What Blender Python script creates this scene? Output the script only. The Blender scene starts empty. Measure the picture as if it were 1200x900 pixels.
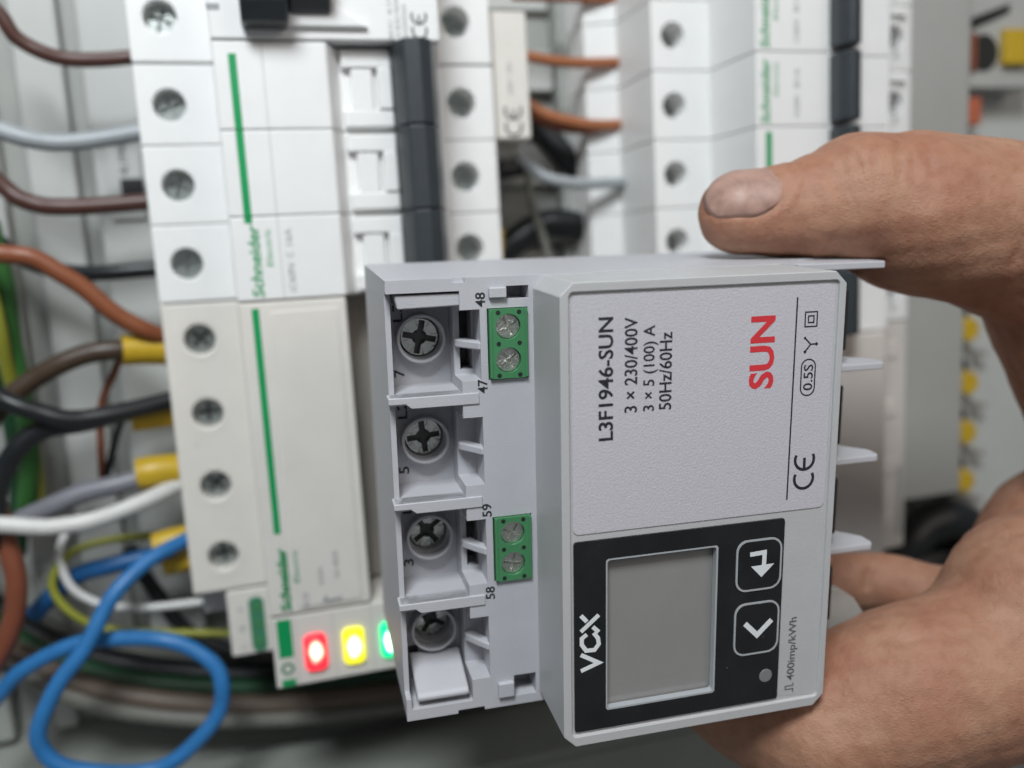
import bpy, bmesh, math, random
import numpy as np
from mathutils import Vector, Matrix
random.seed(7)
S = 0.001                                   # all numbers below are millimetres
F = 1000.0                                  # focal length in pixels of a 1200 px wide frame
scene = bpy.context.scene
COL = scene.collection

def rod(r):
    r = np.array(r, float); t = np.linalg.norm(r); k = r / t
    K = np.array([[0, -k[2], k[1]], [k[2], 0, -k[0]], [-k[1], k[0], 0]])
    return np.eye(3) + np.sin(t) * K + (1 - np.cos(t)) * K @ K
# cabinet frame: a right, b down, c out of the cabinet; world = (a, -c, -b)
RC = rod([0.14237, -0.27480, -0.07515]); TC = np.array([-85.581, -71.995, 191.864])
# the energy meter held in front of it: u right, v down, w out of its face
RM = rod([0.202896, -0.239472, -0.046762]); TM = np.array([6.4998, -13.9448, 116.992])
B = np.array([[1, 0, 0], [0, 0, -1], [0, 1, 0]], float)

# ------------------------------------------------------------------ camera
cam_d = bpy.data.cameras.new('camera'); cam = bpy.data.objects.new('camera', cam_d); COL.objects.link(cam)
A_ = (RC @ B).T
rot = np.c_[A_[:, 0], -A_[:, 1], -A_[:, 2]]
cam.matrix_world = Matrix.Translation(Vector((-(B.T @ RC.T @ TC) * S).tolist())) @ Matrix(rot.tolist()).to_4x4()
cam_d.sensor_width = 36; cam_d.lens = 36 * F / 1200; cam_d.sensor_fit = 'HORIZONTAL'
cam_d.clip_start = 0.01; cam_d.clip_end = 20
cam_d.dof.use_dof = True; cam_d.dof.focus_distance = 0.131; cam_d.dof.aperture_fstop = 10.0
scene.camera = cam

# ------------------------------------------------------------------ light
world = bpy.data.worlds.new('World'); scene.world = world; world.use_nodes = True
bg = world.node_tree.nodes['Background']; bg.inputs[0].default_value = (0.92, 0.96, 1.0, 1); bg.inputs[1].default_value = 0.15
def area(name, loc, target, size, power, color):
    l = bpy.data.lights.new(name, 'AREA'); l.shape = 'DISK'; l.size = size; l.energy = power; l.color = color
    o = bpy.data.objects.new(name, l); COL.objects.link(o); o.location = loc
    o.rotation_euler = (Vector(target) - Vector(loc)).to_track_quat('-Z', 'Y').to_euler()
    return o
area('ceiling_lamp', (-0.06, -0.36, 0.30), (0.0, 0.0, 0.0), 0.16, 2.65, (0.92, 0.97, 1.0))
area('room_lamp', (0.50, -0.80, 0.40), (0.12, 0.0, -0.03), 0.5, 1.5, (1.0, 0.88, 0.77))
scene.view_settings.view_transform = 'Standard'; scene.view_settings.look = 'None'
scene.view_settings.exposure = 0; scene.view_settings.gamma = 1
scene.render.engine = 'CYCLES'
scene.cycles.use_denoising = True
scene.cycles.max_bounces = 6; scene.cycles.use_adaptive_sampling = True; scene.cycles.adaptive_threshold = 0.03

# ------------------------------------------------------------------ materials
MATS = {}
def mat(name, col, rough=0.5, metal=0.0, var=0.05, vscale=120, bump=0.0, bscale=2500, spec=0.5, coat=0.0, emit=None, estr=0, sss=0.0, trans=0.0):
    m = bpy.data.materials.new(name); m.use_nodes = True
    nt = m.node_tree; p = nt.nodes['Principled BSDF']
    tc = nt.nodes.new('ShaderNodeTexCoord')
    n = nt.nodes.new('ShaderNodeTexNoise'); n.inputs['Scale'].default_value = vscale; n.inputs['Detail'].default_value = 6
    n.inputs['Roughness'].default_value = 0.65
    nt.links.new(tc.outputs['Object'], n.inputs['Vector'])
    r = nt.nodes.new('ShaderNodeValToRGB')
    r.color_ramp.elements[0].position = 0.3; r.color_ramp.elements[1].position = 0.7
    r.color_ramp.elements[0].color = tuple(c * (1 - var) for c in col) + (1,)
    r.color_ramp.elements[1].color = tuple(min(1, c * (1 + var)) for c in col) + (1,)
    nt.links.new(n.outputs['Fac'], r.inputs['Fac']); nt.links.new(r.outputs['Color'], p.inputs['Base Color'])
    p.inputs['Metallic'].default_value = metal
    p.inputs['Specular IOR Level'].default_value = spec
    mr = nt.nodes.new('ShaderNodeMapRange'); mr.inputs[3].default_value = max(0.03, rough - 0.07); mr.inputs[4].default_value = min(1, rough + 0.09)
    nt.links.new(n.outputs['Fac'], mr.inputs[0]); nt.links.new(mr.outputs[0], p.inputs['Roughness'])
    p.inputs['Coat Weight'].default_value = coat
    if sss:
        p.inputs['Subsurface Weight'].default_value = sss; p.inputs['Subsurface Radius'].default_value = (1, 0.5, 0.3); p.inputs['Subsurface Scale'].default_value = 0.002
    if trans: p.inputs['Transmission Weight'].default_value = trans
    if bump:
        n2 = nt.nodes.new('ShaderNodeTexNoise'); n2.inputs['Scale'].default_value = bscale; n2.inputs['Detail'].default_value = 3
        nt.links.new(tc.outputs['Object'], n2.inputs['Vector'])
        b = nt.nodes.new('ShaderNodeBump'); b.inputs['Strength'].default_value = bump; b.inputs['Distance'].default_value = 0.0002
        nt.links.new(n2.outputs['Fac'], b.inputs['Height']); nt.links.new(b.outputs['Normal'], p.inputs['Normal'])
    if emit:
        p.inputs['Emission Color'].default_value = tuple(emit) + (1,); p.inputs['Emission Strength'].default_value = estr
    MATS[name] = m
    return m
mat('white_plastic', (0.80, 0.80, 0.79), 0.42, var=0.02, bump=0.12, bscale=3000)
mat('cream_plastic', (0.70, 0.67, 0.62), 0.45, var=0.03, bump=0.12, bscale=3000)
mat('beige_plastic', (0.62, 0.58, 0.54), 0.45, var=0.03, bump=0.12, bscale=3000)
mat('grey_plastic', (0.42, 0.42, 0.40), 0.5, var=0.05, bump=0.12)
mat('bay_shade_arm_grey', (0.30, 0.28, 0.25), 0.5, var=0.05, bump=0.12)  # recess shade put into this grey for the bay; plain colour on contact arms
mat('pulse_grey', (0.20, 0.20, 0.205), 0.35)
mat('smoke_plastic', (0.50, 0.50, 0.51), 0.35, var=0.04)
mat('meter_plastic', (0.472, 0.472, 0.50), 0.48, var=0.025, vscale=200, bump=0.22, bscale=3500)
mat('meter_face', (0.47, 0.47, 0.475), 0.46, var=0.025, vscale=200, bump=0.22, bscale=3500)
mat('sticker', (0.53, 0.51, 0.55), 0.36, var=0.06, vscale=2600, bump=0.35, bscale=3000)
mat('black_gloss', (0.012, 0.013, 0.014), 0.18, var=0.3, spec=0.5)
mat('black_plastic', (0.02, 0.021, 0.023), 0.4, var=0.2)
mat('slate_plastic', (0.034, 0.041, 0.047), 0.38, var=0.1, bump=0.1)
mat('lcd', (0.255, 0.25, 0.24), 0.14, var=0.05, vscale=60, coat=0.5)
mat('print_black', (0.02, 0.02, 0.025), 0.5)
mat('print_dark', (0.11, 0.11, 0.115), 0.5)
mat('print_grey', (0.30, 0.31, 0.32), 0.5)
mat('print_white', (0.72, 0.74, 0.76), 0.5)
mat('outline_grey', (0.38, 0.40, 0.42), 0.4)
mat('print_red', (0.62, 0.035, 0.045), 0.5)
mat('brand_green', (0.0, 0.30, 0.09), 0.42, var=0.06)
mat('block_green', (0.06, 0.225, 0.095), 0.38, var=0.08, bump=0.1)
mat('socket_green', (0.05, 0.22, 0.12), 0.45, var=0.1)
mat('bright_zinc', (0.66, 0.67, 0.62), 0.30, metal=1.0, var=0.25, vscale=2500, bump=0.9, bscale=3000)
mat('zinc', (0.78, 0.80, 0.77), 0.2, metal=1.0, var=0.15, vscale=1500, bump=0.3, bscale=2500)
mat('dull_zinc', (0.50, 0.54, 0.52), 0.30, metal=0.9, var=0.25, vscale=900, bump=0.4, bscale=2000)
mat('slot_shade', (0.11, 0.115, 0.11), 0.45, metal=.5)  # shade of the screw slots put into a dark floor colour
mat('hole_dark', (0.012, 0.014, 0.014), 0.6)
mat('lip_grey', (0.27, 0.285, 0.26), 0.5, var=0.06, vscale=40, bump=0.1)
mat('panel_grey', (0.34, 0.35, 0.33), 0.5, var=0.06, vscale=40, bump=0.1)
mat('panel_light', (0.50, 0.51, 0.49), 0.5, var=0.05, vscale=40, bump=0.1)
mat('duct_grey', (0.36, 0.36, 0.34), 0.55, var=0.04, vscale=40, bump=0.1)
mat('yellow_sleeve', (0.55, 0.36, 0.02), 0.4, var=0.08)
mat('lens_red', (0.55, 0.03, 0.03), 0.3, emit=(1.0, 0.03, 0.04), estr=1.6)
mat('lens_red_core', (0.8, 0.3, 0.2), 0.3, emit=(1.0, 0.52, 0.36), estr=4.0)
mat('lens_yellow', (0.7, 0.65, 0.05), 0.3, emit=(0.95, 0.85, 0.03), estr=1.5)
mat('lens_yellow_core', (0.9, 0.85, 0.4), 0.3, emit=(1.0, 0.97, 0.48), estr=4.5)
mat('lens_green', (0.05, 0.6, 0.2), 0.3, emit=(0.0, 0.9, 0.28), estr=1.05)
mat('lens_green_core', (0.6, 0.9, 0.7), 0.3, emit=(0.30, 1.0, 0.52), estr=5.5)
for nm, c in dict(brown=(0.085, 0.036, 0.028), dark_brown=(0.055, 0.035, 0.022), orange_brown=(0.24, 0.075, 0.032), grey_sheath=(0.34, 0.37, 0.39),
                  black_sheath=(0.010, 0.012, 0.014), white_sheath=(0.62, 0.62, 0.60), violet_grey=(0.19, 0.19, 0.22), blue_sheath=(0.025, 0.17, 0.43),
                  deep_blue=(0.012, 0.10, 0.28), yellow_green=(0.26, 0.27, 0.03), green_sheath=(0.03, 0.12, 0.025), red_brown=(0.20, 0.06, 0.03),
                  orange=(0.33, 0.115, 0.045), dusty_brown=(0.12, 0.09, 0.07), dusty_grey=(0.16, 0.16, 0.14), dark_green=(0.01, 0.05, 0.02), copper=(0.45, 0.12, 0.06)).items():
    mat(nm, c, 0.38, var=0.10, vscale=150)
def skin_material():
    m = bpy.data.materials.new('skin'); m.use_nodes = True; nt = m.node_tree; p = nt.nodes['Principled BSDF']; L = nt.links.new
    tc = nt.nodes.new('ShaderNodeTexCoord')
    def noise(sc, det=5):
        n = nt.nodes.new('ShaderNodeTexNoise'); n.inputs['Scale'].default_value = sc; n.inputs['Detail'].default_value = det; L(tc.outputs['Object'], n.inputs['Vector']); return n
    n1 = noise(80); n2 = noise(420); n3 = noise(260, 2)
    r = nt.nodes.new('ShaderNodeValToRGB'); e = r.color_ramp.elements
    e[0].position = 0.30; e[0].color = (0.335, 0.152, 0.095, 1); e[1].position = 0.70; e[1].color = (0.415, 0.232, 0.150, 1)
    L(n1.outputs['Fac'], r.inputs['Fac'])
    mx = nt.nodes.new('ShaderNodeMix'); mx.data_type = 'RGBA'; mx.blend_type = 'MULTIPLY'; mx.inputs[0].default_value = 1
    r2 = nt.nodes.new('ShaderNodeValToRGB'); r2.color_ramp.elements[0].position = 0.30; r2.color_ramp.elements[0].color = (0.87, 0.81, 0.78, 1); r2.color_ramp.elements[1].position = 0.55; r2.color_ramp.elements[1].color = (1, 1, 1, 1)
    L(n2.outputs['Fac'], r2.inputs['Fac']); L(r.outputs['Color'], mx.inputs[6]); L(r2.outputs['Color'], mx.inputs[7])
    # reddish patches and small scratches
    mx2 = nt.nodes.new('ShaderNodeMix'); mx2.data_type = 'RGBA'; mx2.inputs[7].default_value = (0.30, 0.09, 0.06, 1)
    r3 = nt.nodes.new('ShaderNodeValToRGB'); r3.color_ramp.elements[0].position = 0.70; r3.color_ramp.elements[0].color = (0, 0, 0, 1); r3.color_ramp.elements[1].position = 0.80; r3.color_ramp.elements[1].color = (0.5, 0.5, 0.5, 1)
    L(n3.outputs['Fac'], r3.inputs['Fac']); L(r3.outputs['Color'], mx2.inputs[0]); L(mx.outputs[2], mx2.inputs[6])
    L(mx2.outputs[2], p.inputs['Base Color'])
    p.inputs['Roughness'].default_value = 0.58; p.inputs['Specular IOR Level'].default_value = 0.35
    p.inputs['Subsurface Weight'].default_value = 0.14; p.inputs['Subsurface Radius'].default_value = (1.0, 0.36, 0.2); p.inputs['Subsurface Scale'].default_value = 0.0022
    v = nt.nodes.new('ShaderNodeTexVoronoi'); v.inputs['Scale'].default_value = 1700; v.feature = 'DISTANCE_TO_EDGE'
    mp = nt.nodes.new('ShaderNodeMapping'); mp.inputs['Scale'].default_value = (0.55, 1.0, 1.3); L(tc.outputs['Object'], mp.inputs['Vector']); L(mp.outputs[0], v.inputs['Vector'])
    w = nt.nodes.new('ShaderNodeTexWave'); w.inputs['Scale'].default_value = 120; w.inputs['Distortion'].default_value = 9; w.inputs['Detail'].default_value = 3; w.inputs['Detail Scale'].default_value = 3
    L(tc.outputs['Object'], w.inputs['Vector'])
    n4 = noise(900, 4)
    ad = nt.nodes.new('ShaderNodeMath'); ad.operation = 'MULTIPLY_ADD'; ad.inputs[1].default_value = 0.6
    L(v.outputs['Distance'], ad.inputs[0]); L(n4.outputs['Fac'], ad.inputs[2])
    ad2 = nt.nodes.new('ShaderNodeMath'); ad2.operation = 'MULTIPLY_ADD'; ad2.inputs[1].default_value = 0.08; L(w.outputs['Fac'], ad2.inputs[0]); L(ad.outputs[0], ad2.inputs[2])
    b = nt.nodes.new('ShaderNodeBump'); b.inputs['Strength'].default_value = 0.75; b.inputs['Distance'].default_value = 0.00022
    L(ad2.outputs[0], b.inputs['Height']); L(b.outputs['Normal'], p.inputs['Normal'])
    MATS['skin'] = m
skin_material()
mat('nail', (0.37, 0.225, 0.18), 0.48, var=0.28, vscale=260, sss=0.15, bump=0.15, bscale=900)

def specks(nm, scale, thr, col):
    nt = MATS[nm].node_tree; p = nt.nodes['Principled BSDF']; L = nt.links.new; src = p.inputs['Base Color'].links[0].from_socket
    tc = nt.nodes.new('ShaderNodeTexCoord'); v = nt.nodes.new('ShaderNodeTexVoronoi'); v.inputs['Scale'].default_value = scale; L(tc.outputs['Object'], v.inputs['Vector'])
    nz = nt.nodes.new('ShaderNodeTexNoise'); nz.inputs['Scale'].default_value = scale * .45; L(tc.outputs['Object'], nz.inputs['Vector'])
    sub = nt.nodes.new('ShaderNodeMath'); sub.operation = 'MULTIPLY_ADD'; sub.inputs[1].default_value = .55; L(nz.outputs['Fac'], sub.inputs[0]); L(v.outputs['Distance'], sub.inputs[2])
    lt = nt.nodes.new('ShaderNodeMath'); lt.operation = 'LESS_THAN'; lt.inputs[1].default_value = thr; L(sub.outputs[0], lt.inputs[0])
    ml = nt.nodes.new('ShaderNodeMath'); ml.operation = 'MULTIPLY'; ml.inputs[1].default_value = .45; L(lt.outputs[0], ml.inputs[0])
    mx = nt.nodes.new('ShaderNodeMix'); mx.data_type = 'RGBA'; mx.inputs[7].default_value = col; L(ml.outputs[0], mx.inputs[0]); L(src, mx.inputs[6]); L(mx.outputs[2], p.inputs['Base Color'])
specks('black_gloss', 700, .27, (.35, .36, .36, 1)); specks('meter_face', 420, .245, (.22, .21, .19, 1)); specks('meter_plastic', 420, .245, (.22, .21, .19, 1)); specks('white_plastic', 260, .25, (.45, .43, .38, 1)); specks('cream_plastic', 260, .25, (.40, .38, .33, 1))

# ------------------------------------------------------------------ mesh helpers, coordinates (u right, v down, w out)
def L3(u, v, w): return (u * S, -w * S, -v * S)
class G:
    def __init__(s): s.v = []; s.f = []
    def add(s, vs, fs):
        n = len(s.v); s.v += [tuple(x) for x in vs]; s.f += [[i + n for i in f] for f in fs]; return s
    def box(s, u0, u1, v0, v1, w0, w1):
        return s.add([(u, v, w) for u in (u0, u1) for v in (v0, v1) for w in (w0, w1)],
                     [(0, 1, 3, 2), (4, 6, 7, 5), (0, 4, 5, 1), (2, 3, 7, 6), (0, 2, 6, 4), (1, 5, 7, 3)])
    def _ext(s, lo, hi):
        n = len(lo)
        return s.add(lo + hi, [list(range(n)), list(range(2 * n - 1, n - 1, -1))] + [(i, (i + 1) % n, n + (i + 1) % n, n + i) for i in range(n)])
    def profile(s, poly, v0, v1):                       # polygon in (u, w), run along v
        return s._ext([(u, v0, w) for u, w in poly], [(u, v1, w) for u, w in poly])
    def plate(s, poly, w0, w1):                         # polygon in (u, v), thickness along w
        return s._ext([(u, v, w0) for u, v in poly], [(u, v, w1) for u, v in poly])
    def side(s, poly, u0, u1):                          # polygon in (v, w), run along u
        return s._ext([(u0, v, w) for v, w in poly], [(u1, v, w) for v, w in poly])
    def cyl(s, u, v, r, w0, w1, n=32, r1=None):
        r1 = r if r1 is None else r1
        c = [(math.cos(2 * math.pi * i / n), math.sin(2 * math.pi * i / n)) for i in range(n)]
        return s._ext([(u + r * x, v + r * y, w0) for x, y in c], [(u + r1 * x, v + r1 * y, w1) for x, y in c])
    def ring(s, outer, inner, w0, w1):                  # two loops in (u, v) of equal length
        n = len(outer)
        vs = [(u, v, w) for w in (w0, w1) for lp in (outer, inner) for u, v in lp]
        fs = []
        for i in range(n):
            j = (i + 1) % n
            fs += [(i, j, n + j, n + i), (2 * n + i, 3 * n + i, 3 * n + j, 2 * n + j), (i, 2 * n + i, 2 * n + j, j), (n + i, n + j, 3 * n + j, 3 * n + i)]
        return s.add(vs, fs)
    def stroke(s, pts, width, w0, w1, closed=False):    # mitred flat line in (u, v)
        pts = [np.array(q, float) for q in pts]; n = len(pts); lo, hi = [], []
        for i in range(n):
            a = pts[i - 1] if (i > 0 or closed) else None; c = pts[(i + 1) % n] if (i < n - 1 or closed) else None
            d1 = (pts[i] - a) if a is not None else (c - pts[i]); d2 = (c - pts[i]) if c is not None else d1
            d1 = d1 / (np.linalg.norm(d1) + 1e-9); d2 = d2 / (np.linalg.norm(d2) + 1e-9)
            n1 = np.array([-d1[1], d1[0]]); n2 = np.array([-d2[1], d2[0]]); m = n1 + n2; m = m / (np.linalg.norm(m) + 1e-9)
            m = m * width / 2 / max(0.4, float(m @ n1)); lo.append(tuple(pts[i] + m)); hi.append(tuple(pts[i] - m))
        if closed: return s.ring(lo, hi, w0, w1)
        return s.plate(lo + hi[::-1], w0, w1)
    def mesh(s, name):
        me = bpy.data.meshes.new(name); me.from_pydata([L3(*q) for q in s.v], [], s.f)
        bm = bmesh.new(); bm.from_mesh(me); bmesh.ops.recalc_face_normals(bm, faces=bm.faces); bm.to_mesh(me); bm.free(); return me
def rrect(u0, u1, v0, v1, r, n=6):
    out = []
    for cu, cv, a0 in ((u1 - r, v1 - r, 0), (u0 + r, v1 - r, 90), (u0 + r, v0 + r, 180), (u1 - r, v0 + r, 270)):
        for i in range(n + 1):
            a = math.radians(a0 + 90 * i / n); out.append((cu + r * math.cos(a), cv + r * math.sin(a)))
    return out
def chamf(u0, u1, v0, v1, c):
    return [(u0 + c, v0), (u1 - c, v0), (u1, v0 + c), (u1, v1 - c), (u1 - c, v1), (u0 + c, v1), (u0, v1 - c), (u0, v0 + c)]
def circ(u, v, r, n=32): return [(u + r * math.cos(2 * math.pi * i / n), v + r * math.sin(2 * math.pi * i / n)) for i in range(n)]
def smooth(me, ang=35):
    me.polygons.foreach_set('use_smooth', [True] * len(me.polygons)); me.set_sharp_from_angle(angle=math.radians(ang))
def put(name, me, m, parent=None, bevel=0, seg=2, loc=None):
    if isinstance(me, G): me = me.mesh(name)
    if m and not me.materials: me.materials.append(MATS[m])
    smooth(me)
    o = bpy.data.objects.new(name, me); COL.objects.link(o); o.parent = parent
    if loc is not None: o.location = L3(*loc)
    if bevel:
        b = o.modifiers.new('bevel', 'BEVEL'); b.width = bevel * S; b.segments = seg; b.limit_method = 'ANGLE'; b.angle_limit = math.radians(28); b.harden_normals = True
    return o
def bake(o):
    dg = bpy.context.evaluated_depsgraph_get(); dg.update()
    me = bpy.data.meshes.new_from_object(o.evaluated_get(dg)); old = o.data
    bpy.data.objects.remove(o); return me
def cut(base, cutter, m):
    o = bpy.data.objects.new('tmp', base.mesh('tmp')); c = bpy.data.objects.new('tmpc', cutter.mesh('tmpc')); COL.objects.link(o); COL.objects.link(c)
    b = o.modifiers.new('b', 'BOOLEAN'); b.operation = 'DIFFERENCE'; b.solver = 'EXACT'; b.object = c; b.use_self = True
    me = bake(o); bpy.data.objects.remove(c); me.materials.clear(); me.materials.append(MATS[m]); return me
def thing(name, label, cat, group=None, loc=(0, 0, 0)):
    o = bpy.data.objects.new(name, None); COL.objects.link(o); o.empty_display_size = 0.01; o.location = L3(*loc); return tag(o, label, cat, group)
def tag(o, label, cat, group=None):
    o['label'] = label; o['category'] = cat
    if group: o['group'] = group
    return o
def copy_tree(o, parent=None, loc=None):
    c = o.copy(); COL.objects.link(c); c.parent = parent
    if loc is not None: c.location = L3(*loc)
    for ch in o.children: copy_tree(ch, c)
    return c
def structure(o): o['kind'] = 'structure'; return o
# writing that runs up the picture: reading direction -v, letters' tops towards -u
def frame(u0, v0, w): return Matrix(((0, -1, 0, u0 * S), (0, 0, -1, -w * S), (1, 0, 0, -v0 * S), (0, 0, 0, 1)))
def text(name, s, u0, v0, w, length, height, m, parent, bold=0.0, shear=0):
    cu = bpy.data.curves.new('t', 'FONT'); cu.body = s; cu.size = 1; cu.offset = bold; cu.extrude = 0.0; cu.shear = shear; cu.resolution_u = 3
    t = bpy.data.objects.new('t', cu); COL.objects.link(t); me = bake(t); bpy.data.curves.remove(cu)
    co = np.empty(len(me.vertices) * 3); me.vertices.foreach_get('co', co); co = co.reshape(-1, 3)
    lo, hi = co.min(0), co.max(0)
    co[:, 0] = (co[:, 0] - lo[0]) / (hi[0] - lo[0]) * length * S; co[:, 1] = (co[:, 1] - (lo[1] if height > 0 else 0)) / (hi[1] - lo[1]) * abs(height) * S
    me.vertices.foreach_set('co', co.ravel()); me.transform(frame(u0, v0, w)); me.name = name
    me.materials.clear(); me.materials.append(MATS[m])
    o = bpy.data.objects.new(name, me); COL.objects.link(o); o.parent = parent; return o
def ce_mark(u0, v0, w, h, m, parent):
    # h = letter height; reading upwards from (u0, v0)
    g = G(); r = h / 2; wd = h * 0.13
    for k, x0 in enumerate((r, r + h * 0.88)):
        arc = [(x0 + r * .93 * math.cos(math.radians(a)), r + r * .93 * math.sin(math.radians(a))) for a in np.linspace(62, 298, 22)]
        g.stroke([(u0 - y, v0 - x) for x, y in arc], wd, w, w + 0.03)
        if k: g.stroke([(u0 - r, v0 - x0 + r * .85), (u0 - r, v0 - x0 - r * .15)], wd, w + .002, w + 0.032)
    return put('conformity_mark', g, m, parent)
def at(x, y, c):
    d = RC.T @ np.array([(x - 600) / F, (y - 450) / F, 1]); o = -RC.T @ TC; q = o + (-c - o[2]) / d[2] * d
    return (float(q[0]), float(q[1]), float(c))
def mp(x, y, w):
    d = RM.T @ np.array([(x - 600) / F, (y - 450) / F, 1]); o = -RM.T @ TM; q = o + (-w - o[2]) / d[2] * d
    return (float(q[0]), float(q[1]))

# ------------------------------------------------------------------ the cabinet behind
structure(put('back_panel', G().box(-120, 380, -110, 330, -52, -48), 'panel_grey'))
lip = G().profile([(-120, -48), (380, -48), (380, 3), (-120, 3)], 186, 189)
lip.box(-120, 380, 189, 240, 1, 3)
structure(put('cabinet_lip', lip, 'lip_grey', bevel=0.8))
structure(put('cabinet_floor', G().side([(176, -47.9), (186, -47.9), (186, -30)], -120, 380), 'lip_grey', bevel=.5))
# pressed ribs of the mounting plate on the left and between the rows
for i, (a0, a1, h, m) in enumerate([(-46, -40, 5, 'panel_light'), (-34, -22, 4, 'panel_light'), (-17, -2, 9, 'panel_light'), (-76, -56, 7, 'panel_grey')]):
    structure(put('mounting_plate_rib', G().box(a0, a1, -110, 176, -48, -48 + h), m, bevel=1.2))
for i, (b0, b1, h) in enumerate([(-40, -26, 3), (-14, -2, 5), (6, 11, 4), (13, 26, 5), (46, 66, 4), (100, 120, 4)]):
    structure(put('mounting_plate_strip', G().box(96, 115, b0, b1, -48, -48 + h), 'panel_light', bevel=.6))
structure(put('mounting_plate_rib', G().box(115.5, 121, -110, 186, -48, -40), 'panel_grey', bevel=.8))
structure(put('din_rail', G().profile([(25, -47.9), (60, -47.9), (60, -45.2), (25, -45.2)], -110, 176), 'dull_zinc', bevel=.4))
structure(put('din_rail', G().profile([(150, -47.9), (185, -47.9), (185, -45.2), (150, -45.2)], -110, 180), 'dull_zinc', bevel=.4))

# ------------------------------------------------------------------ modular switchgear
def pole_mesh(w, m, prof, holes, deep=9, r=3.55):
    g = G().profile(prof, 0.06, w - 0.06); c = G()
    for a, b in holes: c.cyl(a, b, r, -deep, 10, 28)
    me = cut(g, c, m); return me
SW = [(0, -44), (0, 0), (17.6, 0), (18.2, 22), (41.4, 22), (44.2, 16.5), (67, 16.5), (67.6, 0), (84, 0), (84, -44)]
SWB = [(0, -44), (0, 0), (17.6, 0), (18.2, 22), (41.2, 22), (41.8, 6), (67, 6), (67.6, 0), (84, 0), (84, -44)]
SWC = [(-9, -44), (-9, -26), (0, -23), (0, 0), (16.8, 0), (17.4, 22), (41, 22), (43.5, 18), (60, 18), (61, 3), (82, 0), (82, -44)]
POLE = pole_mesh(18, 'white_plastic', SW, [(7, 9), (75.5, 9)])
POLE_C = pole_mesh(18, 'white_plastic', SWC, [(6.2, 9), (75.5, 9)], deep=13, r=3.3)
POLE_CREAM = POLE.copy(); POLE_CREAM.materials.clear(); POLE_CREAM.materials.append(MATS['cream_plastic'])
sg = G().cyl(0, 0, 3.3, -1.6, 0, 24); sc_ = G().box(-2.5, 2.5, -.5, .5, -1.4, 1).box(-.5, .5, -2.5, 2.5, -1.4, 1)
SCREW = cut(sg, sc_, 'dull_zinc')
SLOT = G().box(-2.45, 2.45, -.46, .46, -1.38, -1.25).box(-.46, .46, -2.45, 2.45, -1.385, -1.255).mesh('slot'); SLOT.materials.append(MATS['slot_shade'])
def screw(parent, a, b, c, ang):
    o = put('terminal_screw', SCREW, None, parent, loc=(a, b, c)); o.rotation_euler = (0, math.radians(ang), 0)
    if parent.parent is None: put('slot', SLOT, None, o)
    return o
BAYF = [G().box(44.6, 55.6, .7, 4.6, 16.4, 18.4), G().box(44.6, 55.6, 13.4, 17.3, 16.4, 18.4), G().box(46.6, 51.4, 4.5, 13.5, 16.4, 18.0), G().box(52.3, 55.5, 4.5, 13.5, 16.4, 18.9)]
BAYM = [g.mesh('window_bar') for g in BAYF]
for m_ in BAYM: m_.materials.append(MATS['white_plastic'])
TOG = G().profile([(55.9, 15), (55.6, 23.5), (57.2, 27), (60.5, 28), (63.2, 26.4), (65.6, 20), (66, 15)], 0.12, 17.88).mesh('toggle')
TOG.materials.append(MATS['slate_plastic'])
def pole(t, i, mesh, b0, ca, cb, toggles=True, bay=True, c_scr=-3.4, name='pole_module'):
    p = put(name, mesh, None, t, bevel=.45, loc=(0, b0, 0))
    screw(p, ca, 9, c_scr, random.uniform(-60, 60)); screw(p, cb, 9, c_scr - 3.6, random.uniform(-60, 60))
    if bay:
        for m_ in BAYM: put('window_bar', m_, None, p, bevel=.5)
    if toggles: put('toggle', TOG, None, t, bevel=.35, loc=(0, b0, 0))
    return p
def logo(t, a, b, c, ln=15.5, h=2.5):
    text('brand_lettering', 'Schneider', a, b, c, ln, h, 'brand_green', t, bold=0.022, shear=0.12)
    text('brand_lettering', 'Electric', a + 2.4, b - ln * .42, c, ln * .52, 1.35, 'brand_green', t, shear=0.1)
# top device, cut by the frame
t = thing('residual_current_breaker', 'white breaker with a black lever and CE mark, cut off by the top edge', 'circuit breaker', loc=(0, 0, 0))
SWZ = [(0, -44), (0, 0), (17.6, 0), (18.2, 22), (44, 22), (66.4, 22), (67.6, 0), (84, 0), (84, -44)]
for i in (-1, -2):
    p = put('pole_module', pole_mesh(18, 'white_plastic', SWZ, [(7, 8), (75.2, 8)]) if i == -1 else None or bpy.data.meshes[bpy.data.meshes.find(lastz)], None, t, bevel=.45, loc=(0, i * 18 - .3, 0)); lastz = p.data.name
    screw(p, 7, 8, -3.4, 20); screw(p, 75.2, 8, -7, 70)
put('lever', G().side([(-30, 21), (-30, 31), (-6, 31), (-2.2, 27), (-2.2, 21)], 24.5, 34).side([(-30, 21), (-30, 29), (-9, 29), (-5, 24), (-5, 21)], 34, 43), 'slate_plastic', t, bevel=1.0)
put('lever_guard', G().plate([(33, -6.2), (44.5, -7.0), (51, -2.6), (33, -2.6)], 21.8, 23.4), 'white_plastic', t, bevel=.6)
text('printed_text', 'IEC 61008', 56, -.8, 22.08, 12, .9, 'print_grey', t); text('printed_text', '230/400V', 57.6, -.8, 22.08, 11, .9, 'print_grey', t); text('printed_text', '6000', 59.2, -.8, 22.08, 7, .9, 'print_grey', t)
ce_mark(63.6, -.8, 22.05, 3.4, 'print_black', t)
text('printed_text', '1', 20.5, -6, 22.08, 1.2, 2.6, 'print_grey', t)
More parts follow.
